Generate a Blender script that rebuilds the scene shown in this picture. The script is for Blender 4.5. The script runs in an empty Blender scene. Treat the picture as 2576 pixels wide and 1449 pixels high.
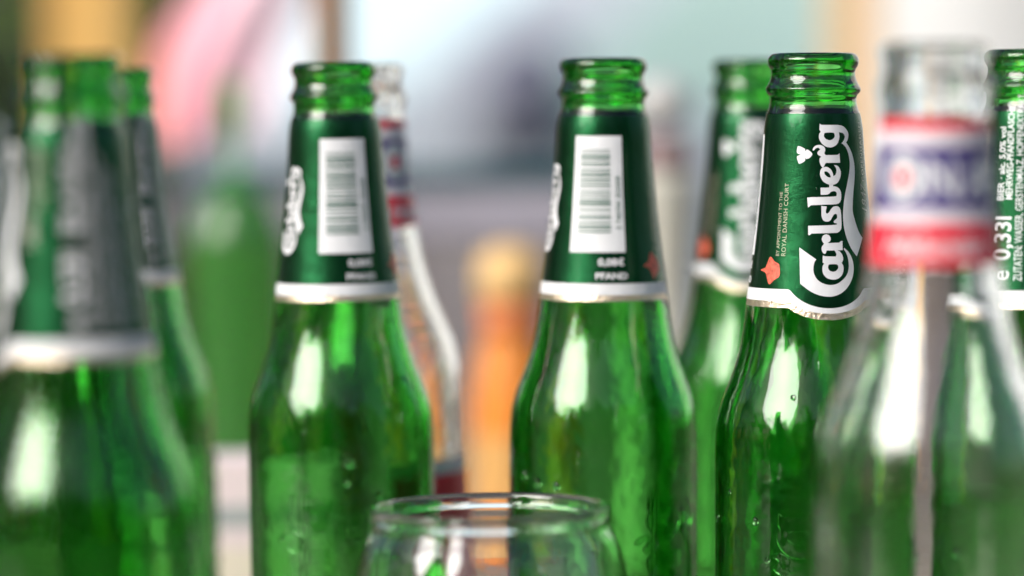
import bpy, bmesh, math, random
from mathutils import Vector, Matrix
R = math.radians
random.seed(7)
S = bpy.context.scene
COL = S.collection
MM = 0.001

# ------------------------------------------------------------------ camera
FPX, HOR, CZ = 9000.0, 250.0, 0.218            # focal length / horizon row in a 2576 px wide frame, lens height over the table
pitch, roll = math.atan((724.5 - HOR) / FPX), R(0.8)
fwd = Vector((0, math.cos(pitch), -math.sin(pitch)))
rt0 = Vector((1, 0, 0)); up0 = rt0.cross(fwd)
RT = rt0 * math.cos(roll) - up0 * math.sin(roll)
UP = up0 * math.cos(roll) + rt0 * math.sin(roll)
cam = bpy.data.cameras.new('camera'); camo = bpy.data.objects.new('camera', cam); COL.objects.link(camo)
camo.matrix_world = Matrix(((RT.x, UP.x, -fwd.x, 0), (RT.y, UP.y, -fwd.y, 0), (RT.z, UP.z, -fwd.z, CZ), (0, 0, 0, 1)))
cam.sensor_width = 36; cam.lens = 36 * FPX / 2576
cam.clip_start = 0.02; cam.clip_end = 5000
cam.dof.use_dof = True; cam.dof.focus_distance = 1.047
cam.dof.aperture_fstop = (cam.lens / 1000) / 0.0335
S.camera = camo

def at(x, y, d):
    """point of the place at depth d (metres) that is seen at column x, row y of the 2576 px wide photograph"""
    v = fwd + RT * ((x - 1288) / FPX) - UP * ((y - 724.5) / FPX)
    return Vector((0, 0, CZ)) + v * (d / v.y)

# ------------------------------------------------------------------ sky, sun, exposure
SUN_AZ, SUN_EL = R(51), R(31)                   # to the left of and behind the lens
to_sun = Vector((-math.sin(SUN_AZ) * math.cos(SUN_EL), -math.cos(SUN_AZ) * math.cos(SUN_EL), math.sin(SUN_EL)))
W = bpy.data.worlds.new('World'); S.world = W; W.use_nodes = True
nt = W.node_tree; bgn = nt.nodes['Background']
sky = nt.nodes.new('ShaderNodeTexSky'); sky.sky_type = 'NISHITA'; sky.sun_disc = False
sky.sun_elevation = SUN_EL; sky.sun_rotation = math.atan2(to_sun.x, to_sun.y)
sky.dust_density = 4.0; sky.air_density = 1.0; sky.ozone_density = 1.0
nt.links.new(sky.outputs[0], bgn.inputs[0]); bgn.inputs[1].default_value = 0.05
sl = bpy.data.lights.new('sun', 'SUN'); so = bpy.data.objects.new('sun', sl); COL.objects.link(so)
sl.energy = 1.5; sl.angle = R(40); sl.color = (1.0, 0.985, 0.97)
so.rotation_euler = to_sun.to_track_quat('Z', 'Y').to_euler(); so.location = to_sun * 5
S.view_settings.view_transform = 'Standard'; S.view_settings.look = 'None'
S.view_settings.gamma = 1; S.view_settings.use_curve_mapping = False
S.view_settings.exposure = 1.72
S.render.engine = 'CYCLES'
cy = S.cycles
cy.max_bounces = 16; cy.transmission_bounces = 16; cy.glossy_bounces = 8; cy.diffuse_bounces = 4; cy.transparent_max_bounces = 16
cy.caustics_reflective = True; cy.caustics_refractive = True; cy.blur_glossy = 0.6
cy.sample_clamp_indirect = 6; cy.use_adaptive_sampling = True; cy.adaptive_threshold = 0.03; cy.use_denoising = True

# ------------------------------------------------------------------ materials
MATS = {}
def pm(name, col, rough=0.6, metal=0.0, var=0.0, scale=40.0, bump=0.0, coat=0.0, spec=0.5, trans=0.0, col2=None, stretch=None, detail=4):
    if name in MATS: return MATS[name]
    m = bpy.data.materials.new(name); m.use_nodes = True
    n = m.node_tree.nodes; l = m.node_tree.links; b = n['Principled BSDF']
    b.inputs['Base Color'].default_value = (*col, 1); b.inputs['Roughness'].default_value = rough
    b.inputs['Metallic'].default_value = metal; b.inputs['Coat Weight'].default_value = coat
    b.inputs['Specular IOR Level'].default_value = spec; b.inputs['Transmission Weight'].default_value = trans
    if var or bump or col2:
        tc = n.new('ShaderNodeTexCoord'); mp = n.new('ShaderNodeMapping'); nz = n.new('ShaderNodeTexNoise')
        if stretch: mp.inputs['Scale'].default_value = stretch
        nz.inputs['Scale'].default_value = scale; nz.inputs['Detail'].default_value = detail
        l.new(tc.outputs['Object'], mp.inputs[0]); l.new(mp.outputs[0], nz.inputs['Vector'])
        if var or col2:
            rp = n.new('ShaderNodeValToRGB')
            c2 = col2 or tuple(min(1, c * (1 + var)) for c in col)
            c1 = col if col2 else tuple(c * (1 - var) for c in col)
            rp.color_ramp.elements[0].color = (*c1, 1); rp.color_ramp.elements[1].color = (*c2, 1)
            rp.color_ramp.elements[0].position = 0.35; rp.color_ramp.elements[1].position = 0.65
            l.new(nz.outputs[0], rp.inputs[0]); l.new(rp.outputs[0], b.inputs['Base Color'])
        if bump:
            bp = n.new('ShaderNodeBump'); bp.inputs['Strength'].default_value = bump; bp.inputs['Distance'].default_value = 0.002
            l.new(nz.outputs[0], bp.inputs['Height']); l.new(bp.outputs[0], b.inputs['Normal'])
    MATS[name] = m
    return m

def glass(name, absorb, density, rough=0.0, wav=0.0, smear=0.0):
    m = bpy.data.materials.new(name); m.use_nodes = True
    n = m.node_tree.nodes; l = m.node_tree.links; n.clear()
    o = n.new('ShaderNodeOutputMaterial'); g = n.new('ShaderNodeBsdfGlass')
    g.inputs['Roughness'].default_value = rough; g.inputs['IOR'].default_value = 1.5; g.inputs['Color'].default_value = (0.99, 0.99, 0.99, 1)
    l.new(g.outputs[0], o.inputs[0])
    v = n.new('ShaderNodeVolumeAbsorption'); v.inputs['Color'].default_value = (*absorb, 1); v.inputs['Density'].default_value = density
    l.new(v.outputs[0], o.inputs[1])
    if wav:                                        # moulded glass is never quite even
        tc = n.new('ShaderNodeTexCoord'); nz = n.new('ShaderNodeTexNoise'); bp = n.new('ShaderNodeBump')
        nz.inputs['Scale'].default_value = 42; nz.inputs['Detail'].default_value = 3
        bp.inputs['Strength'].default_value = wav; bp.inputs['Distance'].default_value = 0.001
        l.new(tc.outputs['Object'], nz.inputs['Vector']); l.new(nz.outputs[0], bp.inputs['Height']); l.new(bp.outputs[0], g.inputs['Normal'])
    if smear:                                      # dried drips, finger marks and dust films
        tc2 = n.new('ShaderNodeTexCoord'); mp = n.new('ShaderNodeMapping'); mp.inputs['Scale'].default_value = (1, 1, 0.45)
        n2 = n.new('ShaderNodeTexNoise'); n2.inputs['Scale'].default_value = 60; n2.inputs['Detail'].default_value = 9; n2.inputs['Roughness'].default_value = 0.7
        mr = n.new('ShaderNodeMapRange'); mr.inputs['From Min'].default_value = 0.54; mr.inputs['From Max'].default_value = 0.72; mr.inputs['To Max'].default_value = smear
        l.new(tc2.outputs['Object'], mp.inputs[0]); l.new(mp.outputs[0], n2.inputs['Vector']); l.new(n2.outputs[0], mr.inputs[0]); l.new(mr.outputs[0], g.inputs['Roughness'])
    return m

G_GREEN = glass('green_bottle_glass', (0.13, 0.78, 0.08), 540, wav=0.5, smear=0.10)
G_CLEAR = glass('clear_bottle_glass', (0.80, 0.87, 0.82), 40, wav=0.4, smear=0.06)
G_TUMB = glass('tumbler_glass', (0.84, 0.88, 0.80), 30, wav=0.2, smear=0.12)
G_CAR = pm('tinted_car_glass', (0.58, 0.80, 0.76), 0.2, spec=0.5)

def label_green():
    m = pm('green_label_foil', (0.0065, 0.060, 0.021), 0.32, metal=0.95, coat=0.2)
    n = m.node_tree.nodes; l = m.node_tree.links; b = n['Principled BSDF']
    b.inputs['Coat Roughness'].default_value = 0.06
    tc = n.new('ShaderNodeTexCoord'); nz = n.new('ShaderNodeTexNoise'); nz.inputs['Scale'].default_value = 4200; nz.inputs['Detail'].default_value = 1
    bp = n.new('ShaderNodeBump'); bp.inputs['Strength'].default_value = 0.25; bp.inputs['Distance'].default_value = 0.0002
    l.new(tc.outputs['Object'], nz.inputs['Vector']); l.new(nz.outputs[0], bp.inputs['Height']); 
    n2 = n.new('ShaderNodeTexNoise'); n2.inputs['Scale'].default_value = 130; n2.inputs['Detail'].default_value = 3; n2.inputs['Distortion'].default_value = 0.6
    b2 = n.new('ShaderNodeBump'); b2.inputs['Strength'].default_value = 0.35; b2.inputs['Distance'].default_value = 0.0008
    l.new(tc.outputs['Object'], n2.inputs['Vector']); l.new(n2.outputs[0], b2.inputs['Height']); l.new(bp.outputs[0], b2.inputs['Normal']); l.new(b2.outputs[0], b.inputs['Normal'])
    return m
M_LAB = label_green()
M_WHITE = pm('white_print', (0.62, 0.63, 0.65), 0.45, var=0.03, scale=300)
M_DIM = pm('fine_print_ink', (0.36, 0.33, 0.24), 0.5)
M_GOLD = pm('pale_gold_foil', (0.72, 0.60, 0.45), 0.32, metal=0.9, bump=0.3, scale=900)
M_CROWN = pm('red_crown_ink', (0.50, 0.09, 0.05), 0.5, var=0.4, scale=900)
M_BLACK = pm('barcode_ink', (0.10, 0.17, 0.14), 0.5)
M_RED = pm('red_label_ink', (0.62, 0.012, 0.035), 0.45)
M_BLUE = pm('violet_label_ink', (0.045, 0.03, 0.16), 0.45)
M_PAPER = pm('white_label_paper', (0.60, 0.56, 0.60), 0.5, var=0.03, scale=200)
M_TEAL = pm('dark_teal_ink', (0.02, 0.10, 0.10), 0.5)

# ------------------------------------------------------------------ mesh helpers
def link(name, me, mat, parent=None, smooth=False):
    if mat: me.materials.clear(); me.materials.append(mat)
    if smooth:
        me.polygons.foreach_set('use_smooth', [True] * len(me.polygons))
    o = bpy.data.objects.new(name, me); COL.objects.link(o)
    if parent: o.parent = parent
    return o
def empty(name, loc=(0, 0, 0)):
    o = bpy.data.objects.new(name, None); o.empty_display_size = 0.02; COL.objects.link(o); o.location = loc
    return o
def tag(o, label, cat=None, group=None, kind=None):
    if label: o['label'] = label
    if cat: o['category'] = cat
    if group: o['group'] = group
    if kind: o['kind'] = kind
    return o
def bm_mesh(name, bm):
    me = bpy.data.meshes.new(name); bm.normal_update(); bm.to_mesh(me); bm.free()
    return me
def smooth_pts(pts, n=6, closed=False):
    """Catmull-Rom through 2-D points; a third value of 1 marks a corner"""
    P = [(p[0], p[1], (p[2] if len(p) > 2 else 0)) for p in pts]; N = len(P); out = []
    rng = range(N) if closed else range(N - 1)
    for i in rng:
        p1, p2 = P[i], P[(i + 1) % N]
        p0 = P[(i - 1) % N] if (closed or i > 0) else p1
        p3 = P[(i + 2) % N] if (closed or i + 2 < N) else p2
        if p1[2]: p0 = p1
        if p2[2]: p3 = p2
        if p1[2] and p2[2]: out.append((p1[0], p1[1])); continue
        for k in range(n):
            t = k / n; t2 = t * t; t3 = t2 * t
            out.append(tuple(0.5 * (2 * p1[j] + (p2[j] - p0[j]) * t + (2 * p0[j] - 5 * p1[j] + 4 * p2[j] - p3[j]) * t2
                                    + (3 * p1[j] - p0[j] - 3 * p2[j] + p3[j]) * t3) for j in (0, 1)))
    if not closed: out.append((P[-1][0], P[-1][1]))
    return out
def lathe(name, prof, seg=96):
    """prof: closed chain of (r, z) in metres; points with r=0 are poles"""
    vs, fs, rings = [], [], []
    for r, z in prof:
        if r < 1e-6: rings.append([len(vs)]); vs.append((0, 0, z))
        else:
            rings.append(list(range(len(vs), len(vs) + seg)))
            vs += [(r * math.sin(2 * math.pi * k / seg), -r * math.cos(2 * math.pi * k / seg), z) for k in range(seg)]
    for a, b in zip(rings, rings[1:]):
        for k in range(seg):
            k2 = (k + 1) % seg
            if len(a) == 1 and len(b) == 1: continue
            if len(a) == 1: fs.append((a[0], b[k2], b[k]))
            elif len(b) == 1: fs.append((a[k], a[k2], b[0]))
            else: fs.append((a[k], a[k2], b[k2], b[k]))
    me = bpy.data.meshes.new(name); me.from_pydata(vs, [], fs); me.update()
    return me
def fix_normals(me):
    bm = bmesh.new(); bm.from_mesh(me); bmesh.ops.recalc_face_normals(bm, faces=bm.faces); bm.to_mesh(me); bm.free()
    return me
def box(bm, x0, x1, y0, y1, z0, z1, bev=0.0):
    r = bmesh.ops.create_cube(bm, size=1)['verts']
    for v in r:
        v.co = Vector(((x0 + x1) / 2 + v.co.x * (x1 - x0), (y0 + y1) / 2 + v.co.y * (y1 - y0), (z0 + z1) / 2 + v.co.z * (z1 - z0)))
    if bev:
        es = list({e for v in r for e in v.link_edges})
        bmesh.ops.bevel(bm, geom=es, offset=bev, segments=2, affect='EDGES')
def box_part(name, mat, parent, *a, bev=0.0):
    bm = bmesh.new(); box(bm, *a, bev=bev)
    return link(name, bm_mesh(name, bm), mat, parent)

# --- flat print wrapped on a body of revolution ------------------------------------------------
def fill_mesh(loops):
    """filled 2-D shape from closed loops (holes by even-odd)"""
    cu = bpy.data.curves.new('tmp', 'CURVE'); cu.dimensions = '2D'; cu.fill_mode = 'BOTH'
    for lp in loops:
        s = cu.splines.new('POLY'); s.points.add(len(lp) - 1); s.use_cyclic_u = True
        for p, q in zip(s.points, lp): p.co = (q[0], q[1], 0, 1)
    o = bpy.data.objects.new('tmp', cu); COL.objects.link(o)
    me = bpy.data.meshes.new_from_object(o.evaluated_get(bpy.context.evaluated_depsgraph_get()))
    bpy.data.objects.remove(o); bpy.data.curves.remove(cu)
    return me
def text_mesh(s, size=1.0, bold=0.0, shear=0.0, spacing=1.0, ext=0.0, align='LEFT', xs=1.0):
    cu = bpy.data.curves.new('tmp', 'FONT'); cu.body = s; cu.size = size; cu.offset = bold; cu.shear = shear
    cu.space_character = spacing; cu.align_x = align; cu.resolution_u = 4
    o = bpy.data.objects.new('tmp', cu); COL.objects.link(o)
    me = bpy.data.meshes.new_from_object(o.evaluated_get(bpy.context.evaluated_depsgraph_get()))
    bpy.data.objects.remove(o); bpy.data.curves.remove(cu)
    for v in me.vertices: v.co.x *= xs
    return me
def join2d(ms):
    bm = bmesh.new()
    for m in ms: bm.from_mesh(m)
    me = bpy.data.meshes.new('tmp'); bm.to_mesh(me); bm.free()
    return me
def xf(me, f):
    for v in me.vertices: v.co.x, v.co.y = f(v.co.x, v.co.y)
    return me
def wrap(name, me, rad, H, off, thick=0.0, du=0.9, dv=4.0):
    """me in (arc mm at 16 mm radius, mm below the mouth) -> mesh on the bottle; rad(v) in mm"""
    bm = bmesh.new(); bm.from_mesh(me)
    xs = [v.co.x for v in bm.verts]; ys = [v.co.y for v in bm.verts]
    u = math.floor(min(xs) / du) * du + du
    while u < max(xs):
        bmesh.ops.bisect_plane(bm, geom=bm.verts[:] + bm.edges[:] + bm.faces[:], plane_co=(u, 0, 0), plane_no=(1, 0, 0)); u += du
    u = math.floor(min(ys) / dv) * dv + dv
    while u < max(ys):
        bmesh.ops.bisect_plane(bm, geom=bm.verts[:] + bm.edges[:] + bm.faces[:], plane_co=(0, u, 0), plane_no=(0, 1, 0)); u += dv
    if thick:
        r = bmesh.ops.extrude_face_region(bm, geom=bm.faces[:])
        for g in r['geom']:
            if isinstance(g, bmesh.types.BMVert): g.co.z = thick
    for v in bm.verts:
        a = v.co.x / 16.0; rr = rad(v.co.y) + off + v.co.z
        v.co = Vector((rr * math.sin(a), -rr * math.cos(a), H - v.co.y)) * MM
    if thick: bmesh.ops.recalc_face_normals(bm, faces=bm.faces)
    else:
        bm.normal_update()
        for f in bm.faces:
            c = f.calc_center_median()
            if f.normal.x * c.x + f.normal.y * c.y < 0: f.normal_flip()
    return bm_mesh(name, bm)
def sheet(name, rad, H, v0, v1, off, a0=-math.pi, a1=math.pi, na=128, nv=24):
    """label sheet between v0(a) and v1(a) mm below the mouth"""
    vs, fs = [], []
    for i in range(na + 1):
        a = a0 + (a1 - a0) * i / na
        for j in range(nv + 1):
            v = v0(a) + (v1(a) - v0(a)) * j / nv; r = rad(v) + off
            vs.append((r * math.sin(a) * MM, -r * math.cos(a) * MM, (H - v) * MM))
    for i in range(na):
        for j in range(nv):
            k = i * (nv + 1) + j
            fs.append((k, k + 1, k + nv + 2, k + nv + 1))
    me = bpy.data.meshes.new(name); me.from_pydata(vs, [], fs); me.update()
    return me
def radius_fn(prof):
    tab = sorted((v, r) for r, v in prof)
    def f(v):
        for (v0, r0), (v1, r1) in zip(tab, tab[1:]):
            if v0 <= v <= v1 and v1 > v0: return r0 + (r1 - r0) * (v - v0) / (v1 - v0)
        return tab[0][1] if v < tab[0][0] else tab[-1][1]
    return f

# ------------------------------------------------------------------ ground and surroundings
GZ = -0.74
def grid_sheet(name, mat, z, size=1500):
    bm = bmesh.new(); bmesh.ops.create_grid(bm, x_segments=2, y_segments=2, size=size)
    o = link(name, bm_mesh(name, bm), mat); o.location = (0, 0, z); return o
M_GROUND = pm('mown_lawn', (0.045, 0.085, 0.02), 0.9, col2=(0.09, 0.13, 0.035), scale=6, bump=0.4)
tag(grid_sheet('ground', M_GROUND, GZ), None, kind='structure')

# table: planks are parts
tb = empty('garden_table', (0.0, 1.2, GZ))
tag(tb, 'brown weathered plank table that carries all the bottles', 'table')
M_TAB = pm('weathered_table_wood', (0.15, 0.12, 0.09), 0.55, col2=(0.22, 0.18, 0.14), scale=9, stretch=(1, 14, 1), bump=0.25)
M_TAB2 = pm('weathered_table_wood_rosy', (0.18, 0.14, 0.11), 0.55, col2=(0.25, 0.20, 0.16), scale=9, stretch=(1, 14, 1), bump=0.25)
k = 0
y = -0.78
while y < 0.80:
    box_part('plank', M_TAB if k % 3 else M_TAB2, tb, -0.95, 0.95, y, y + 0.116, -GZ - 0.028, -GZ, bev=0.003); y += 0.121; k += 1
for sx in (-1, 1):
    box_part('crossbar', M_TAB, tb, sx * 0.7 - 0.04, sx * 0.7 + 0.04, -0.72, 0.72, -GZ - 0.08, -GZ - 0.029)
    for sy in (-1, 1):
        box_part('leg', M_TAB, tb, sx * 0.7 - 0.035, sx * 0.7 + 0.035, sy * 0.6 - 0.035, sy * 0.6 + 0.035, 0, -GZ - 0.081, bev=0.004)

# ------------------------------------------------------------------ green beer bottle
H = 230.0
OUT = smooth_pts([(9.2, 1.3), (9.7, 0.3), (10.8, 0.0), (12.3, 0.35), (13.25, 1.5), (13.44, 2.6), (13.15, 3.9), (12.55, 4.9), (12.35, 6.1), (12.6, 7.7), (13.4, 9.5),
      (14.0, 10.6), (13.75, 11.7), (13.0, 12.5), (12.75, 13.5), (12.8, 15), (13.2, 16.6), (13.8, 18.2), (14.5, 22.9), (15.2, 33.3), (16.8, 50), (17.9, 59.3),
      (19.2, 69.4), (19.75, 73.8), (20.5, 79.8), (21.8, 87.2), (24.0, 94.7), (27.2, 103), (28.8, 110), (29.25, 118), (29.3, 128), (29.3, 165), (29.3, 205), (29.2, 222), (28.4, 227.5), (26.5, 229.6), (24, 230)], 4)
INN = smooth_pts([(23, 225.5), (26.4, 222), (26.9, 214), (26.9, 180), (26.9, 128), (26.7, 118), (26.0, 110), (24.2, 103), (21.0, 94.7), (18.8, 87.2), (17.5, 79.8), (16.2, 69.4),
      (14.0, 50), (12.4, 33.3), (11.6, 22.9), (10.9, 17), (10.0, 12), (9.4, 7), (9.15, 3.0), (9.15, 1.6)], 3)
def shell_profile(outer, inner):
    p = [(0, (H - 226.5) * MM)] + [(20 * MM, (H - 228) * MM)] + [(r * MM, (H - v) * MM) for r, v in reversed(outer)]
    p += [(r * MM, (H - v) * MM) for r, v in reversed(inner)] + [(0, (H - 221) * MM)]
    return p
rad = radius_fn(OUT)

# lettering: traced outlines, in pixels of an enlarged view; (x, y, 1) marks a corner
LG = [
 [[(552,72,1),(575,95,1),(700,97),(850,100),(930,130),(985,200),(997,260),(980,330),(958,362,1),(1010,440),(1055,540),(1085,660),(1097,800),(1088,960),(1072,1100),(1060,1250),(1056,1400),
   (1085,1522),(1130,1662),(1175,1757),(1212,1807,1),(1113,2085,1),(1030,1972),(960,1822),(915,1652),(900,1492),(905,1372),(920,1230),(945,1100),(975,970),(1005,820),(1015,690),(1000,560),(965,460),(920,400),(883,375,1),
   (915,340),(933,300),(935,260),(905,220),(845,208,1),(852,290),(820,380),(760,425),(700,435),(630,415),(570,360),(540,290),(545,230),(565,200),(548,170,1)],
  [(640,215),(755,214),(780,250),(770,290),(720,325),(660,315),(620,280),(618,240)]],
 [[(815,550,1),(835,540),(852,525,1),(862,668,1),(640,668,1),(600,735),(570,715),(550,660),(548,600),(570,575),(525,545),(515,510),(540,480),(555,465),(530,440),(490,450),(465,478),(445,475),(460,430),(510,400),(570,400),(620,430),(635,480),(620,520),(640,550,1)]],
 [[(765,700,1),(825,718),(868,790),(865,880),(820,965),(740,1000),(660,985),(590,935),(553,850),(560,775),(600,735),(660,730),(715,765),(745,820),(755,868,1),(785,850),(803,800),(795,745)],
  [(620,800),(660,800),(700,840),(712,885),(670,880),(625,840)]],
 [[(690,980,1),(752,980,1),(750,1035,1),(690,1040,1)]],
 [[(558,1040,1),(690,1038),(760,1022),(830,1045),(870,1110),(872,1210),(845,1270),(780,1292),(640,1295),(415,1303,1),(380,1330,1),(368,1325),(358,1190,1),(420,1182,1),(760,1175),(800,1155),(803,1120),(770,1095),(715,1105),(690,1130),(650,1145),(560,1148,1)]],
 [[(568,1312,1),(650,1325,1),(635,1400),(650,1430),(685,1410),(710,1370),(750,1330),(810,1322),(850,1350),(868,1420),(872,1500),(875,1600),(865,1670),(820,1715),(760,1722),(420,1728,1),(385,1755,1),(368,1735),(368,1612,1),(420,1612,1),(700,1605),(800,1597,1),(800,1580),(760,1570),(760,1540),(805,1500),(805,1450),(780,1437),(755,1450),(730,1490),(700,1535),(655,1552),(600,1535),(572,1480),(568,1400)]],
 [[(568,1812),(588,1763),(637,1742),(686,1763),(707,1812),(690,1850),(660,1872),(700,1872,1),(830,1870,1),(865,1845,1),(888,1845,1),(888,1983,1),(640,1985,1),(625,2030),(590,2025),(568,1985),(568,1930),(600,1885),(585,1860)]],
 [[(760,1984,1),(830,1992),(880,2052),(895,2112),(885,2152),(870,2172),(895,2222),(895,2302),(860,2372),(800,2412),(735,2422),(650,2402),(590,2342),(572,2272),(580,2212),(600,2182),(580,2167,1),(580,2062,1),(630,2072,1),(780,2077,1),(790,2042),(775,2007)],
  [(690,2192),(790,2194),(815,2222),(810,2262),(770,2297),(730,2304),(685,2287),(660,2247),(665,2212)]],
 [[(235,1937,1),(485,2117,1),(455,2162),(440,2242),(445,2322),(490,2412),(570,2472),(680,2502),(790,2487),(880,2432),(950,2352),(980,2252),(975,2132),(945,2032),(903,1967,1),(915,1950,1),(980,2012),(1030,2102),(1058,2222),(1050,2352),(1010,2462),(940,2562),(850,2632),(740,2672),(630,2674),(500,2647),(370,2582),(240,2482,1)]],
]
HOP = [[(240,412),(330,455),(325,500,1),(360,465),(400,485),(440,535),(400,590),(350,608),(325,580,1),(330,635),(250,680),(225,640),(215,570),(270,545,1),(215,515),(220,440)]]
CROWN = [[(285,955),(330,1010),(375,1040),(385,1110),(375,1190),(320,1230),(265,1285),(240,1220),(225,1150),(175,1120),(225,1085),(250,1020)]]
def px_mm(x, y, ox=3100.0, oy=480.0, s=3.8125):
    xm = (x / s + ox - 3236.0) / 13.56; v = (y / s + oy - 207.0) / 13.56
    return (math.asin(max(-0.98, min(0.98, xm / rad(v)))) * 16.0, v)
def traced(group, **kw):
    return fill_mesh([[px_mm(*p, **kw) for p in smooth_pts(lp, 5, True)] for lp in group])
logo2d = join2d([traced(g) for g in LG + [HOP]])
crown2d = traced(CROWN, ox=2960.0, oy=700.0, s=3.02)

def up_text(s, size, ang, v, **kw):
    """text that reads upwards; baseline along a generator at angle ang (deg), starts v mm below the mouth"""
    a = R(ang) * 16.0
    return xf(text_mesh(s, size, **kw), lambda x, y: (a - y, v - x))

def bulge(a):
    b = 0.0
    for c in (R(9.3),):
        d = (a - c + math.pi) % (2 * math.pi) - math.pi; u = d * 19.4
        if abs(u) < 11.9: b = max(b, (math.sqrt(14.4 ** 2 - u * u) - (14.4 - 6.3)) * 0.87)
    return b
ANG = [i * 2 * math.pi / 160 - math.pi for i in range(161)]
def build_beer():
    root = empty('beer_bottle')
    g = link('glass_body', fix_normals(lathe('beer_bottle_glass', shell_profile(OUT, INN), 112)), G_GREEN, root, True)
    # raised lettering moulded into the body
    emb = join2d([xf(traced(q), lambda x, y: ((x - 2.0) * 1.0, 133 + (y - 21.2) * 1.85)) for q in LG[:3] + LG[4:6]])
    for v in emb.vertices: v.co.x *= 1.0
    link('moulded_lettering', wrap('moulded_lettering', emb, lambda v: rad(v), H, -0.25, thick=1.2, du=0.7), G_GREEN, g, False)
    lab = link('neck_label', sheet('neck_label', rad, H, lambda a: 17.9, lambda a: 69.0 + bulge(a), 0.10, na=160, nv=28), M_LAB, root, True)
    link('white_band', sheet('white_band', rad, H, lambda a: 69.0 + bulge(a), lambda a: 72.5 + bulge(a) * 0.64, 0.12, na=160, nv=3), M_WHITE, lab, True)
    link('foil_edge', sheet('foil_edge', rad, H, lambda a: 72.5 + bulge(a) * 0.64, lambda a: 74.4 + bulge(a) * 0.64, 0.10, na=160, nv=2), M_GOLD, lab, True)
    link('logo_lettering', wrap('logo_lettering', xf(logo2d.copy(), lambda x, y: (x, y - 0.8)), rad, H, 0.16), M_WHITE, lab)
    me = logo2d.copy(); xf(me, lambda x, y: (R(182) * 16 + (x - 2.0) * 0.52, 45.5 + (y - 45.5) * 0.54))
    link('small_logo_lettering', wrap('small_logo_lettering', me, rad, H, 0.16), M_WHITE, lab)
    link('crown_emblem', wrap('crown_emblem', crown2d.copy(), rad, H, 0.16), M_CROWN, lab)
    me = join2d([up_text('BY APPOINTMENT TO THE', 1.5, -38.5, 59.5, spacing=1.05), up_text('ROYAL DANISH COURT', 1.9, -31.5, 59.5, spacing=1.05)])
    link('fine_print', wrap('fine_print', me, rad, H, 0.16), M_DIM, lab)
    me = join2d([up_text('1847', 4.2, 66, 47.5, shear=0.25), up_text('COPENHAGEN', 2.3, 66, 38, spacing=1.2)])
    link('date_print', wrap('date_print', me, rad, H, 0.16), pm('date_ink', (0.5, 0.5, 0.42), 0.5), lab)
    me = up_text('PREMIUM BEER', 2.0, 74, 37, spacing=1.1)
    link('fine_print', wrap('fine_print', me, rad, H, 0.16), M_DIM, lab)
    # volume and ingredients
    me = join2d([up_text('e', 6.4, 106, 66.3, bold=0.05), up_text('0,33l', 6.6, 106, 60.5, bold=0.14),
                 up_text('BIER \u00b7 alc. 5,0% vol', 3.0, 97, 43.5, bold=0.05, xs=0.92), up_text('MEHRWEG-PFANDFLASCHE', 3.0, 106.5, 43.2, bold=0.05, xs=0.72)])
    link('volume_print', wrap('volume_print', me, rad, H, 0.16), M_WHITE, lab)
    me = join2d([up_text(t, 3.0, a, 66.3, bold=0.02, xs=0.72) for t, a in (('ZUTATEN: WASSER, GERSTENMALZ, HOPFENEXTRAKT.', 117.5),)]
                + [up_text(t, 1.9, a, 66.3, xs=0.85) for t, a in (('K\u00dcHL UND DUNKEL LAGERN. MINDESTENS HALTBAR BIS:', 126), ('SIEHE FLASCHENHALS. GEBRAUT UND ABGEF\u00dcLLT IN', 133), ('DEUTSCHLAND. NUR F\u00dcR DEN HANDEL IM INLAND.', 140), ('BITTE LEERGUT ZUR\u00dcCKGEBEN. DANKE.', 147))])
    link('ingredient_print', wrap('ingredient_print', me, rad, H, 0.16), M_WHITE, lab)
    # barcode
    u0, u1, v0, v1 = 252 * math.pi / 180 * 16 - 7.9, 252 * math.pi / 180 * 16 + 7.9, 24.0, 59.5
    me = fill_mesh([[(u0, v0), (u1, v0), (u1, v1), (u0, v1)]])
    bc = link('barcode_panel', wrap('barcode_panel', me, rad, H, 0.16), M_WHITE, lab)
    rnd = random.Random(4); v = v0 + 4.2; ms = []
    while v < v1 - 5.8:
        w = rnd.choice((0.25, 0.25, 0.5, 0.75))
        ms.append(fill_mesh([[(u0 + 2.2, v), (u1 - 4.0, v), (u1 - 4.0, v + w), (u0 + 2.2, v + w)]])); v += w + rnd.choice((0.25, 0.3, 0.5, 0.6, 0.9))
    ms.append(xf(text_mesh('5 740700 302008', 2.3), lambda x, y: (u1 - 0.9 - y, v1 - 7.0 - x)))
    bme = wrap('bar_lines', join2d(ms), rad, H, 0.30)
    link('bar_lines', bme, M_BLACK, lab)
    me = join2d([xf(text_mesh('0,08\u20ac', 3.0, bold=0.08, align='CENTER'), lambda x, y: (u1 - 4 + x, 63.5 - y)), xf(text_mesh('PFAND', 2.7, bold=0.08, align='CENTER'), lambda x, y: (u1 - 4 + x, 67.6 - y)),
                 xf(text_mesh('WWW.BEER', 1.4, align='CENTER'), lambda x, y: (u0 + 5 + x, 23.4 - y))][:2])
    link('deposit_print', wrap('deposit_print', me, rad, H, 0.16), M_WHITE, lab)
    return root, lab, g
def copy_tree(o, parent=None):
    c = o.copy(); COL.objects.link(c); c.parent = parent
    for ch in o.children: copy_tree(ch, c)
    return c
def place(root, x, d, y=600, lean=0.0, lean_y=0.0):
    p = at(x, y, d); root.location = (p.x, p.y, 0.0005)
    root.rotation_euler = (R(lean_y), R(lean), 0)
beer, lab0, g0 = build_beer()
GB = 'green beer bottles standing on the table'
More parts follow.
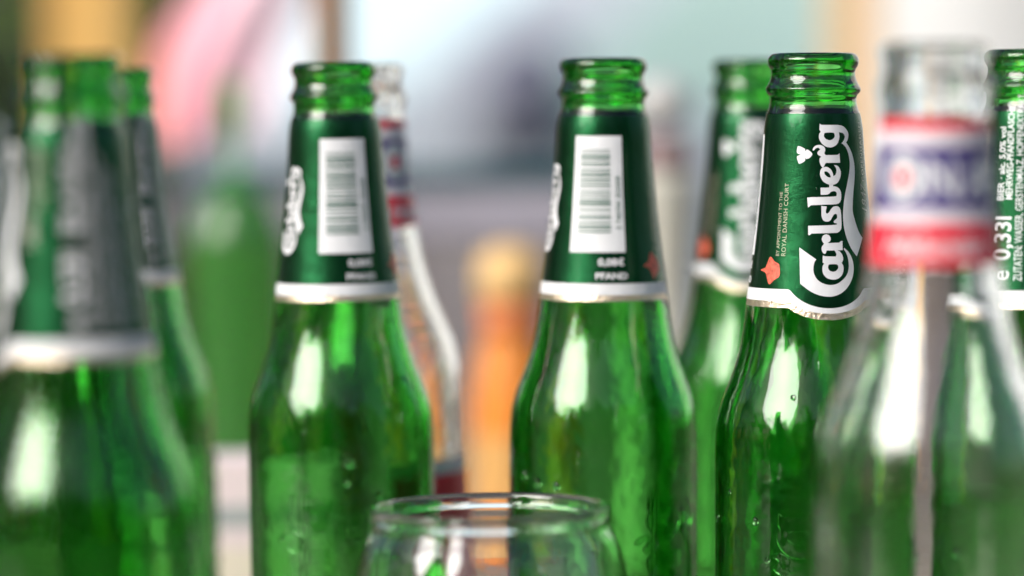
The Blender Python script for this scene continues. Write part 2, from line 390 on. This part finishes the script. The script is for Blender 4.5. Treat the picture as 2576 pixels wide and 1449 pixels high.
# column, depth, label turn, body turn, lean, label
BEERS = [
 (2033, 1.059, 0, -20, 0.5, 'green beer bottle in sharp focus, white lettered logo turned to the lens'),
 (2586, 1.037, -134, 40, 0.3, 'green beer bottle cut by the right edge, volume and ingredient print showing'),
 (1501, 1.108, -260, 30, 0.7, 'green beer bottle with barcode label to the right of the juice bottle'),
 (853, 1.126, -240, -25, -0.2, 'green beer bottle with barcode label directly in front of the brown pole'),
 (1881, 1.217, -20, 60, 0.5, 'blurred green beer bottle half hidden behind the sharp one, its logo showing'),
 (322, 1.229, -62, 100, -0.8, 'blurred green beer bottle peeping out behind the big left foreground bottle'),
 (200, 0.879, -92, 140, -0.5, 'large strongly blurred green beer bottle nearest the lens at the left edge'),
]
for i, (x, d, lt, bt, lean, lb) in enumerate(BEERS):
    o = beer if i == 0 else copy_tree(beer)
    place(o, x, d, lean=lean)
    for ch in o.children:
        ch.rotation_euler.z = R(lt if ch.name.startswith('neck_label') else bt)
    tag(o, lb, 'bottle', GB)

# drops clinging to the glass
G_DROP = glass('water_drop', (0.9, 0.97, 0.9), 10); G_DROP.node_tree.nodes['Glass BSDF'].inputs['IOR'].default_value = 1.33
ico = bmesh.new(); bmesh.ops.create_icosphere(ico, subdivisions=2, radius=1); IV = [v.co.copy() for v in ico.verts]; IF = [[v.index for v in f.verts] for f in ico.faces]; ico.free()
def drops(n, seed):
    rnd = random.Random(seed); vs, fs = [], []
    cl = [(rnd.uniform(-1.5, 1.5), rnd.uniform(120, 158)) for _ in range(5)]
    for _ in range(n):
        if rnd.random() < 0.7: c = rnd.choice(cl); a, v = c[0] + rnd.gauss(0, 0.14), c[1] + rnd.gauss(0, 4.0)
        else: a, v = rnd.uniform(-1.5, 1.5), rnd.uniform(78, 165)
        s_ = min(1.5, 0.25 + rnd.expovariate(2.6)); r = rad(v)
        N_ = Vector((math.sin(a), -math.cos(a), 0)); T_ = Vector((math.cos(a), math.sin(a), 0)); k = len(vs)
        for q in IV: vs.append((N_ * (r + q.y * s_ * 0.55) + T_ * (q.x * s_) + Vector((0, 0, H - v + q.z * s_ * rnd.uniform(0.98, 1.02) * 1.15))) * MM)
        fs += [[k + i for i in f] for f in IF]
    me = bpy.data.meshes.new('water_drops'); me.from_pydata(vs, [], fs); me.update(); return me
for i, o in enumerate([o_ for o_ in COL.objects if o_.name.startswith('beer_bottle')]):
    gb = [c for c in o.children if c.name.startswith('glass_body')][0]
    dr = link('water_drops', fix_normals(drops(20, 20 + i)), G_DROP, gb, True); dr.rotation_euler.z = -gb.rotation_euler.z; tag(dr, None, kind='stuff')

# ------------------------------------------------------------------ clear lemonade bottle
OUT2 = smooth_pts([(9.4, 1.3), (9.9, 0.3), (11.0, 0.0), (12.4, 0.35), (13.3, 1.5), (13.4, 3.2), (12.9, 4.6), (12.6, 6.5), (13.2, 9.0), (14.0, 11.0), (14.1, 12.6), (13.4, 14.2), (13.2, 17),
      (13.5, 20), (14.0, 30), (14.7, 40), (15.8, 50), (16.4, 55), (17.4, 62), (19.5, 72), (22.8, 82), (26.4, 91), (28.8, 100), (29.8, 110), (30.0, 120), (30.0, 160), (30, 205), (29.9, 222), (29, 227.5), (27, 229.6), (24.5, 230)], 4)
INN2 = smooth_pts([(23.5, 225.5), (27.0, 222), (27.6, 214), (27.6, 160), (27.6, 120), (27.3, 110), (26.2, 100), (23.6, 91), (20.0, 82), (16.9, 72), (14.8, 62), (13.7, 55), (12.0, 40), (11.2, 30), (10.6, 20), (9.8, 12), (9.5, 6), (9.4, 1.6)], 3)
rad2 = radius_fn(OUT2)
def build_clear():
    root = empty('lemonade_bottle')
    link('glass_body', fix_normals(lathe('lemonade_bottle_glass', shell_profile(OUT2, INN2), 96)), G_CLEAR, root, True)
    lab = link('neck_label', sheet('neck_label_paper', rad2, H, lambda a: 18.6, lambda a: 54.5, 0.10, na=96, nv=16), M_PAPER, root, True)
    c = lambda v: (lambda a: v)
    link('red_strip', sheet('red_strip', rad2, H, c(18.7), c(21.6), 0.15, na=96, nv=2), M_RED, lab, True)
    link('violet_panel', sheet('violet_panel', rad2, H, c(25.3), c(40.8), 0.15, na=96, nv=6), M_BLUE, lab, True)
    link('red_strip', sheet('red_strip_low', rad2, H, c(44.0), c(54.4), 0.15, na=96, nv=4), M_RED, lab, True)
    def disc(r, u=0.0, v=33.0): return [(u + r * math.cos(t * math.pi / 20), v + r * math.sin(t * math.pi / 20)) for t in range(40)]
    for sh in (0.0, math.pi * 16):
        ms = []
        for ch, u, xs in (('B', -23.5, 0.95), ('I', -13.5, 1.0), ('N', 11.3, 0.95), ('A', 22.0, 0.95), ('D', 33.0, 0.9)):
            ms.append(xf(text_mesh(ch, 13.0, bold=0.3, align='CENTER', xs=xs), lambda x, y: (u + x + sh, 37.7 - y)))
        ms.append(fill_mesh([disc(5.9, sh)]))
        link('brand_lettering', wrap('brand_lettering', join2d(ms), rad2, H, 0.2), M_WHITE, lab)
        link('ring_print', wrap('ring_print', fill_mesh([disc(4.3, sh), disc(3.7, sh)]), rad2, H, 0.26), M_TEAL, lab)
        link('red_dot', wrap('red_dot', fill_mesh([disc(2.3, sh)]), rad2, H, 0.26), M_RED, lab)
        me = xf(text_mesh('Holunder', 7.0, bold=0.08, shear=0.35, align='CENTER'), lambda x, y: (9.0 + x + sh, 51.8 - y))
        link('script_lettering', wrap('script_lettering', me, rad2, H, 0.2), M_WHITE, lab)
    bl = link('body_label', sheet('body_label', rad2, H, c(131.5), c(195), 0.10, R(-42), R(42), na=40, nv=4), M_PAPER, root, True)
    link('red_field', sheet('red_field', rad2, H, c(136.5), c(190), 0.15, R(-40), R(40), na=40, nv=2), M_RED, bl, True)
    return root
clear = build_clear()
GC = 'clear lemonade bottles on the table'
for i, (x, d, lt, lean, lb) in enumerate([
 (2332, 0.883, -40, 0.6, 'clear glass lemonade bottle with violet and red neck label, strongly blurred in the right foreground'),
 (957, 1.199, 45, -1.3, 'clear glass lemonade bottle half hidden behind the green bottle with the brown pole behind it')]):
    o = clear if i == 0 else copy_tree(clear)
    place(o, x, d, lean=lean)
    for ch in o.children: ch.rotation_euler.z = R(lt if not ch.name.startswith('body_label') else (0, 56)[i])
    tag(o, lb, 'bottle', GC)

# ------------------------------------------------------------------ drinking glass
gd = 0.985
p = at(1230, 1275, gd); gh = p.z
HG = gh / MM
outg = smooth_pts([(32.2, HG - 1.4), (32.8, HG - 0.3), (33.9, HG), (35.0, HG - 0.5), (35.5, HG - 1.8), (35.2, HG - 3.4), (34.9, HG - 4.6), (35.5, HG - 6.5), (38.0, HG - 12), (40.6, HG - 22), (42.4, HG - 36), (42.0, HG - 52), (38.5, HG - 68), (31, HG - 82), (24, 2.0), (22, 0.2)], 4)
inng = smooth_pts([(21, 5.0), (28.5, HG - 81), (36.0, HG - 67.5), (39.7, HG - 52), (40.1, HG - 36), (38.3, HG - 22), (35.7, HG - 12), (33.0, HG - 7), (32.5, HG - 4.6), (32.1, HG - 3)], 4)
pr = [(0, 1.2 * MM)] + [(r * 0.945 * MM, z * MM) for r, z in reversed(outg)] + [(r * 0.945 * MM, z * MM) for r, z in reversed(inng)] + [(0, 4.5 * MM)]
tum = link('drinking_glass', fix_normals(lathe('drinking_glass', pr, 128)), G_TUMB, None, True)
tum.location = (p.x, p.y, 0.0005)
tag(tum, 'empty clear round-bellied drinking glass with thick rim between the two barcode bottles', 'drinking glass')

# ------------------------------------------------------------------ blurred things further back on the table
# green squeeze bottle
dQ = 1.76
q = at(594, 600, dQ)
sq = empty('squeeze_bottle', (q.x, q.y, 0.0005)); tag(sq, 'blurred green squeeze bottle with thin nozzle between the left bottles', 'squeeze bottle')
M_SQ = pm('green_soft_plastic', (0.12, 0.50, 0.09), 0.22, trans=0.85); M_NOZ = pm('green_nozzle_plastic', (0.02, 0.22, 0.03), 0.35)
zt = at(594, 205, dQ).z; zs = at(594, 470, dQ).z
link('body', fix_normals(lathe('squeeze_body', smooth_pts([(0, 0), (0.020, 0), (0.0225, 0.004), (0.0235, 0.03), (0.0235, zs * 0.76), (0.0215, zs * 0.89), (0.014, zs * 0.975), (0.005, zs), (0.0, zs + 0.001)], 5), 48)), M_SQ, sq, True)
link('nozzle', fix_normals(lathe('squeeze_nozzle', [(0, zs), (0.0065, zs + 0.0015), (0.0062, zs + 0.005), (0.0022, zs + 0.009), (0.0022, zt - 0.03), (0.0055, zt - 0.024), (0.0055, zt - 0.002), (0.004, zt), (0, zt)], 32)), M_NOZ, sq, True)
# pinkish box
q = at(590, 1150, 1.36)
nb = empty('napkin_box', (q.x, q.y, 0.0005)); tag(nb, 'pinkish white box with a grey stripe standing low in front of the squeeze bottle', 'box')
zb = q.z
box_part('carton', pm('rosy_white_card', (0.66, 0.56, 0.57), 0.7, var=0.05, scale=30), nb, -0.03, 0.03, -0.02, 0.02, 0, zb, bev=0.002)
z0, z1 = at(590, 1330, 1.34).z, at(590, 1275, 1.34).z
box_part('stripe', pm('grey_card_print', (0.30, 0.33, 0.33), 0.7), nb, -0.0303, 0.0303, -0.0203, 0.0203, z0, z1)
box_part('base_strip', pm('cream_card_print', (0.62, 0.56, 0.46), 0.7), nb, -0.0302, 0.0302, -0.0202, 0.0202, 0.001, z0 - 0.008)
# orange drink bottle
dO = 1.70
q = at(1283, 700, dO)
ob = empty('juice_bottle', (q.x, q.y, 0.0005)); tag(ob, 'blurred orange juice bottle with pale yellow domed cap between the barcode bottles', 'bottle')
zz = lambda y: at(1283, y, dO).z
M_OR = pm('orange_juice', (0.60, 0.19, 0.015), 0.4); M_YE = pm('pale_yellow_cap', (0.62, 0.40, 0.16), 0.5)
M_OR2 = pm('red_orange_band', (0.58, 0.17, 0.05), 0.5); M_PK = pm('apricot_label', (0.52, 0.28, 0.08), 0.6)
link('juice_body', fix_normals(lathe('juice_body', [(0, 0), (0.018, 0), (0.0198, 0.003), (0.0198, zz(1080)), (0.019, zz(1000)), (0.0165, zz(920)), (0.0140, zz(855)), (0.0138, zz(848)), (0, zz(848))], 48)), M_OR, ob, True)
link('red_collar', fix_normals(lathe('red_collar', [(0, zz(850)), (0.0142, zz(847)), (0.0150, zz(800)), (0.0146, zz(762)), (0, zz(760))], 48)), M_OR2, ob, True)
link('cap', fix_normals(lathe('juice_cap', [(0, zz(761)), (0.0158, zz(758)), (0.0160, zz(690)), (0.0148, zz(652)), (0.0105, zz(628)), (0.005, zz(618)), (0, zz(616))], 48)), M_YE, ob, True)
link('label_wrap', lathe('juice_label', [(0.0201, zz(1090)), (0.0201, zz(1320))], 48), M_PK, ob, True)
# pepper mill
dM = 1.66
q = at(1668, 600, dM)
pmil = empty('pepper_mill', (q.x, q.y, 0.0005)); tag(pmil, 'blurred cream pepper mill with round pale knob between two green bottles', 'pepper mill')
zz = lambda y: at(1668, y, dM).z
M_CR = pm('cream_lacquer', (0.45, 0.44, 0.38), 0.35); M_BR = pm('mauve_wood', (0.22, 0.15, 0.15), 0.5); M_KN = pm('pale_knob', (0.42, 0.42, 0.41), 0.4)
link('body', fix_normals(lathe('mill_body', smooth_pts([(0, 0), (0.020, 0), (0.021, 0.01), (0.017, 0.05), (0.0125, zz(800)), (0.0140, zz(640)), (0.0165, zz(500)), (0.0150, zz(440)), (0, zz(438))], 5), 48)), M_CR, pmil, True)
link('collar', fix_normals(lathe('mill_collar', [(0, zz(437)), (0.0145, zz(436)), (0.0150, zz(400)), (0.0130, zz(345)), (0, zz(343))], 48)), M_BR, pmil, True)
zc = zz(260); rk = 0.0125
link('knob', fix_normals(lathe('mill_knob', [(0, zz(342))] + [(rk * math.cos(t), zc + rk * math.sin(t)) for t in [R(a) for a in range(-75, 90, 15)]] + [(0, zc + rk)], 40)), M_KN, pmil, True)
# grey crate with dark rim
dC = 1.80
pl, prr = at(455, 430, dC), at(1610, 430, dC)
cz = at(1030, 432, dC).z; w = prr.x - pl.x; cx = (pl.x + prr.x) / 2
cr = empty('storage_crate', (cx, dC, 0.0005)); tag(cr, 'long grey plastic crate with a dark teal rim, blurred behind the bottles', 'crate')
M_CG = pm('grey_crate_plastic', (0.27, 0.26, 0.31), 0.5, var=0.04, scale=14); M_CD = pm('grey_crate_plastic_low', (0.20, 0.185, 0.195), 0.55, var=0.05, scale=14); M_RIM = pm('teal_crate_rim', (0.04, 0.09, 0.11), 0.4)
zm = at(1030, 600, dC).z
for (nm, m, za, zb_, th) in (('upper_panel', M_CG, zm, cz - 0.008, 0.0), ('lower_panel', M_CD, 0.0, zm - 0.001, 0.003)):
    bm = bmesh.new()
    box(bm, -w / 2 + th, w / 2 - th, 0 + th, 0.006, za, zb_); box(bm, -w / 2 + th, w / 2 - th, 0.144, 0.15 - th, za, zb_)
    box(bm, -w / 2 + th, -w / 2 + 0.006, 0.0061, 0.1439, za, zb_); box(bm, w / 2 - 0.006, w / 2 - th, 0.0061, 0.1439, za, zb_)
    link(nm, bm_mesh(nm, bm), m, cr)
bm = bmesh.new()
for a in ((-w / 2 - 0.002, w / 2 + 0.002, -0.003, 0.008), (-w / 2 - 0.002, w / 2 + 0.002, 0.142, 0.153)): box(bm, a[0], a[1], a[2], a[3], cz - 0.0075, cz)
for a in ((-w / 2 - 0.002, -w / 2 + 0.008), (w / 2 - 0.008, w / 2 + 0.002)): box(bm, a[0], a[1], 0.0081, 0.1419, cz - 0.0075, cz)
link('rim', bm_mesh('rim', bm), M_RIM, cr)
# brown pole
dP = 1.79
q = at(838, 300, dP)
po = empty('parasol_pole', (q.x, q.y, 0.0)); tag(po, 'slim brown wooden pole rising behind a barcode bottle', 'pole')
M_POLE = pm('brown_varnished_wood', (0.40, 0.16, 0.04), 0.4, col2=(0.46, 0.23, 0.06), scale=12, stretch=(6, 6, 0.6))
link('shaft', fix_normals(lathe('shaft', [(0, 0), (0.0092, 0), (0.0092, 1.25), (0.0088, 1.26), (0, 1.26)], 32)), M_POLE, po, True)
link('foot', fix_normals(lathe('foot', [(0.0095, 0.0), (0.022, 0.0), (0.022, 0.012), (0.0095, 0.014)], 32)), pm('pole_foot_metal', (0.2, 0.2, 0.2), 0.4, metal=1), po, True)

# ------------------------------------------------------------------ garden behind the table
# tan post
dT = 2.7
q = at(232, 100, dT)
tp = empty('wooden_post', (q.x, q.y, GZ)); tag(tp, 'pale tan square wooden post behind the left foreground bottle', 'post')
M_TAN = pm('tan_post_wood', (0.58, 0.32, 0.08), 0.6, col2=(0.66, 0.40, 0.12), scale=10, stretch=(5, 5, 0.5))
box_part('shaft', M_TAN, tp, -0.031, 0.031, -0.031, 0.031, 0, 1.9, bev=0.004)
box_part('cap', M_TAN, tp, -0.04, 0.04, -0.04, 0.04, 1.901, 1.93, bev=0.006)
# pink cloth hanging aslant
dK = 2.3
def cloth():
    vs, fs = [], []
    A, B = at(530, -80, dK), at(850, -220, dK)            # upper edge
    C, D = at(400, 380, dK), at(640, 330, dK)             # lower edge
    n, m_ = 24, 24
    for s in (0, 1):
        for i in range(n + 1):
            for j in range(m_ + 1):
                u, v = i / n, j / m_
                pt = A.lerp(B, u).lerp(C.lerp(D, u), v)
                fold = 0.005 * math.sin(u * 7 + v * 2.5) + 0.002 * math.sin(u * 21 + 1 + v)
                vs.append((pt.x - (0.02 * math.sin(v * 3.0) * (1 - u)), pt.y + fold + s * 0.0025, pt.z))
    N = (n + 1) * (m_ + 1)
    for s in (0, 1):
        for i in range(n):
            for j in range(m_):
                k = s * N + i * (m_ + 1) + j; f = (k, k + 1, k + m_ + 2, k + m_ + 1)
                fs.append(f if s else f[::-1])
    def edge(idx):
        for a, b in zip(idx, idx[1:]): fs.append((a, b, b + N, a + N))
    edge([i * (m_ + 1) for i in range(n + 1)]); edge([i * (m_ + 1) + m_ for i in range(n + 1)])
    edge(list(range(m_ + 1))); edge([n * (m_ + 1) + j for j in range(m_ + 1)])
    me = bpy.data.meshes.new('pink_cloth'); me.from_pydata(vs, [], fs); me.update()
    return me
M_PINK = pm('dip_dyed_cotton', (0.85, 0.45, 0.55), 0.9)
_n = M_PINK.node_tree.nodes; _l = M_PINK.node_tree.links          # dip-dyed across its width: salmon, pink, near white
_tc = _n.new('ShaderNodeTexCoord'); _sx = _n.new('ShaderNodeSeparateXYZ'); _mr = _n.new('ShaderNodeMapRange'); _rp = _n.new('ShaderNodeValToRGB')
_mr.inputs['From Min'].default_value = -0.235; _mr.inputs['From Max'].default_value = -0.135
_rp.color_ramp.elements[0].color = (0.72, 0.20, 0.13, 1); _rp.color_ramp.elements[1].color = (0.80, 0.70, 0.78, 1)
_e = _rp.color_ramp.elements.new(0.3); _e.color = (0.80, 0.36, 0.44, 1)
_l.new(_tc.outputs['Object'], _sx.inputs[0]); _l.new(_sx.outputs[0], _mr.inputs[0]); _l.new(_mr.outputs[0], _rp.inputs[0]); _l.new(_rp.outputs[0], _n['Principled BSDF'].inputs['Base Color'])
pk = link('hanging_cloth', cloth(), M_PINK, None, True)
tag(pk, 'pink and white cloth hanging aslant behind the left bottles', 'cloth')
# hedge
hg = empty('hedge', (at(100, 200, 4.2).x, 4.2, GZ)); tag(hg, 'dark and yellow green leafy hedge at the upper left', 'hedge')
def leaves(n, x0, x1, y0, y1, z0, z1, s0, s1, seed):
    rnd = random.Random(seed); vs, fs = [], []
    for _ in range(n):
        c = Vector((rnd.uniform(x0, x1), rnd.uniform(y0, y1), rnd.uniform(z0, z1)))
        s = rnd.uniform(s0, s1); a = Vector((rnd.gauss(0, 1), rnd.gauss(0, 1), rnd.gauss(0, 1))).normalized()
        b = a.orthogonal().normalized(); b.rotate(Matrix.Rotation(rnd.uniform(0, 6.28), 3, a)); c2 = a.cross(b)
        k = len(vs); vs += [c - b * s, c + c2 * s * 0.45 + a * s * 0.1, c + b * s, c - c2 * s * 0.45 + a * s * 0.1]; fs.append((k, k + 1, k + 2, k + 3))
    me = bpy.data.meshes.new('foliage'); me.from_pydata(vs, [], fs); me.update(); return me
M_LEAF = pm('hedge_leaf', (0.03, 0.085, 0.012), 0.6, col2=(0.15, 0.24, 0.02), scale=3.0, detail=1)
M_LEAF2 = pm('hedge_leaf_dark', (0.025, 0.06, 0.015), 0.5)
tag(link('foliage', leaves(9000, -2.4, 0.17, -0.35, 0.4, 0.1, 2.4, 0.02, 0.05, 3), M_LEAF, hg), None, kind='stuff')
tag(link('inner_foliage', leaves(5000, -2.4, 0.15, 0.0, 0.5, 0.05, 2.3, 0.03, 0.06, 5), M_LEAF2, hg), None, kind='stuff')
for k in range(6):
    x = -2.1 + k * 0.45
    link('stem', fix_normals(lathe('stem', [(0, 0), (0.025, 0), (0.015, 1.2), (0.004, 2.1), (0, 2.1)], 10)), pm('hedge_bark', (0.09, 0.06, 0.04), 0.9), hg).location = (x, 0.1, 0)
# unseen hedge added behind the lens, to darken reflections and fray the highlights' lower edges
def unseen_hedge(n, seed):
    rnd = random.Random(seed); vs, fs = [], []
    bx, by = hg.location.x, hg.location.y
    for _ in range(n):
        t = rnd.random()
        if t < 0.3: x, y = -3.6 + rnd.gauss(0, 0.25), rnd.uniform(-2.6, 4.0)
        else: x, y = rnd.uniform(-3.7, 4.5), -2.6 + rnd.gauss(0, 0.25)
        u = x * 1.1 + y * 0.8
        top = 2.25 + 0.35 * math.sin(u * 1.7) + 0.28 * math.sin(u * 4.3 + 1) + 0.2 * math.sin(u * 9.1 + 2)
        c = Vector((x - bx, y - by, top * rnd.random() ** 0.7)); s_ = rnd.uniform(0.05, 0.11)
        a = Vector((rnd.gauss(0, 1), rnd.gauss(0, 1), rnd.gauss(0, 1))).normalized(); b = a.orthogonal().normalized(); c2 = a.cross(b)
        k = len(vs); vs += [c - b * s_, c + c2 * s_ * 0.5, c + b * s_, c - c2 * s_ * 0.5]; fs.append((k, k + 1, k + 2, k + 3))
    me = bpy.data.meshes.new('unseen_foliage'); me.from_pydata(vs, [], fs); me.update(); return me
tag(link('foliage', unseen_hedge(16000, 11), M_LEAF, hg), None, kind='stuff')
# white wall and peach pillar
dW = 3.3
xl = at(2195, 300, dW).x
gw = empty('white_wall', (xl, dW, GZ)); tag(gw, 'bright white rendered wall at the upper right', 'wall')
M_WALL = pm('white_render', (0.88, 0.88, 0.88), 0.8, var=0.02, scale=4, bump=0.1)
box_part('wall_body', M_WALL, gw, 0, 3.2, 0, 0.2, 0, 2.3)
zpl = at(2300, 470, dW - 0.05).z - GZ
box_part('plinth', pm('brown_plinth_paint', (0.20, 0.16, 0.15), 0.8), gw, 0.0, 3.25, -0.03, -0.0005, 0, zpl)
box_part('coping', M_WALL, gw, 0.0, 3.25, -0.03, 0.23, 2.301, 2.36, bev=0.01)
xp0 = at(2110, 300, 3.0).x; xp1 = at(2215, 300, 3.0).x
gp = empty('painted_pillar', ((xp0 + xp1) / 2, 3.0, GZ)); tag(gp, 'peach painted pillar beside the white wall, behind the sharp bottle', 'pillar')
M_PE = pm('peach_paint', (0.72, 0.47, 0.24), 0.7, var=0.03, scale=6)
hw = (xp1 - xp0) / 2
box_part('shaft', M_PE, gp, -hw, hw, 0, 0.1, 0.12, 2.2, bev=0.004)
box_part('plinth', M_PE, gp, -hw - 0.02, hw + 0.02, -0.02, 0.12, 0, 0.119, bev=0.004)
# car, side on
dA = 6.0
ca = empty('parked_car', (0, dA, GZ)); tag(ca, 'pale silver blue car parked beyond the table, heavily blurred', 'car')
M_CAR = pm('silver_blue_paint', (0.72, 0.78, 0.88), 0.4, coat=0.4); M_TYRE = pm('tyre_rubber', (0.02, 0.02, 0.02), 0.8); M_RIMW = pm('wheel_alloy', (0.5, 0.5, 0.52), 0.3, metal=1)
side = smooth_pts([(-1.35, 0.30, 1), (-1.38, 0.55), (-1.30, 0.78), (-1.05, 0.88), (-0.20, 0.97, 1), (0.35, 1.36), (0.9, 1.45), (1.7, 1.42), (2.25, 1.05), (2.42, 0.95), (2.45, 0.5), (2.42, 0.3, 1)], 5)
bm = bmesh.new(); va = [bm.verts.new((x, 0, z)) for x, z in side]; f = bm.faces.new(va)
r = bmesh.ops.extrude_face_region(bm, geom=[f])
for g_ in r['geom']:
    if isinstance(g_, bmesh.types.BMVert): g_.co.y = 1.65
bmesh.ops.recalc_face_normals(bm, faces=bm.faces)
link('body', bm_mesh('car_body', bm), M_CAR, ca)
def side_panel(name, pts, mat, y0, y1, parent):
    bm = bmesh.new(); f = bm.faces.new([bm.verts.new((x, y0, z)) for x, z in pts]); r = bmesh.ops.extrude_face_region(bm, geom=[f])
    for g_ in r['geom']:
        if isinstance(g_, bmesh.types.BMVert): g_.co.y = y1
    bmesh.ops.recalc_face_normals(bm, faces=bm.faces)
    return link(name, bm_mesh(name, bm), mat, parent)
side_panel('side_window', [(0.02, 0.93), (0.42, 1.29), (0.88, 1.37), (0.92, 0.93)], G_CAR, -0.006, 0.004, ca)
side_panel('side_window', [(1.0, 0.93), (0.97, 1.37), (1.6, 1.34), (1.95, 1.05), (1.9, 0.93)], G_CAR, -0.006, 0.004, ca)
side_panel('door_seam', [(-0.12, 0.35), (-0.11, 0.35), (-0.05, 0.92), (-0.06, 0.92)], M_TYRE, -0.003, 0.002, ca)
side_panel('sill_trim', [(-0.8, 0.28), (1.5, 0.28), (1.5, 0.36), (-0.8, 0.36)], M_TYRE, -0.012, 0.004, ca)
link('wing_mirror', fix_normals(lathe('wing_mirror', [(0, -0.12), (0.06, -0.11), (0.085, -0.02), (0.07, 0.08), (0, 0.11)], 24)), pm('mirror_shell', (0.17, 0.17, 0.24), 0.4), ca, True).location = (0.03, -0.13, 0.96)
for x in (-0.85, 1.6):
    wo = link('wheel', fix_normals(lathe('wheel', [(0, 0), (0.30, 0), (0.31, 0.03), (0.31, 0.16), (0.30, 0.19), (0, 0.19)], 40)), M_TYRE, ca, True)
    wo.location = (x, 0.17, 0.31); wo.rotation_euler = (R(90), 0, 0)
    link('rim', fix_normals(lathe('wheel_rim', [(0, 0.19), (0.06, 0.205), (0.19, 0.195), (0.2, 0.19), (0, 0.19)], 32)), M_RIMW, wo, True)
link('headlamp', fix_normals(lathe('headlamp', [(0, -0.06), (0.06, -0.05), (0.09, 0), (0.06, 0.05), (0, 0.06)], 24)), pm('lamp_lens', (0.7, 0.7, 0.7), 0.1), ca, True).location = (-1.22, 0.03, 0.70)
# pale house behind
dH = 10.5
ho = empty('pale_house', (0.6, dH, GZ)); tag(ho, 'pale blue house front far behind the car', 'house')
M_HW = pm('pale_blue_render', (0.60, 0.76, 0.86), 0.85, var=0.03, scale=1.5)
box_part('wall', M_HW, ho, -1.35, 5.5, 0, 6, 0, 3.2)
bm = bmesh.new()
for c in (((-1.6, -0.4, 3.201), (5.8, -0.4, 3.201), (5.8, 3, 5), (-1.6, 3, 5)), ((5.8, 3, 5.001), (-1.6, 3, 5.001), (-1.6, 6.4, 3.201), (5.8, 6.4, 3.201))): bm.faces.new([bm.verts.new(p_) for p_ in c])
bmesh.ops.solidify(bm, geom=bm.faces[:], thickness=0.12)
link('roof', bm_mesh('roof', bm), pm('roof_tile', (0.20, 0.09, 0.06), 0.8, var=0.2, scale=6), ho)
wd = box_part('window', pm('window_frame_paint', (0.7, 0.7, 0.7), 0.5), ho, 1.2, 2.3, -0.05, 0.01, 1.3, 2.5)
box_part('pane', G_CAR, wd, 1.28, 2.22, -0.06, -0.051, 1.38, 2.42)
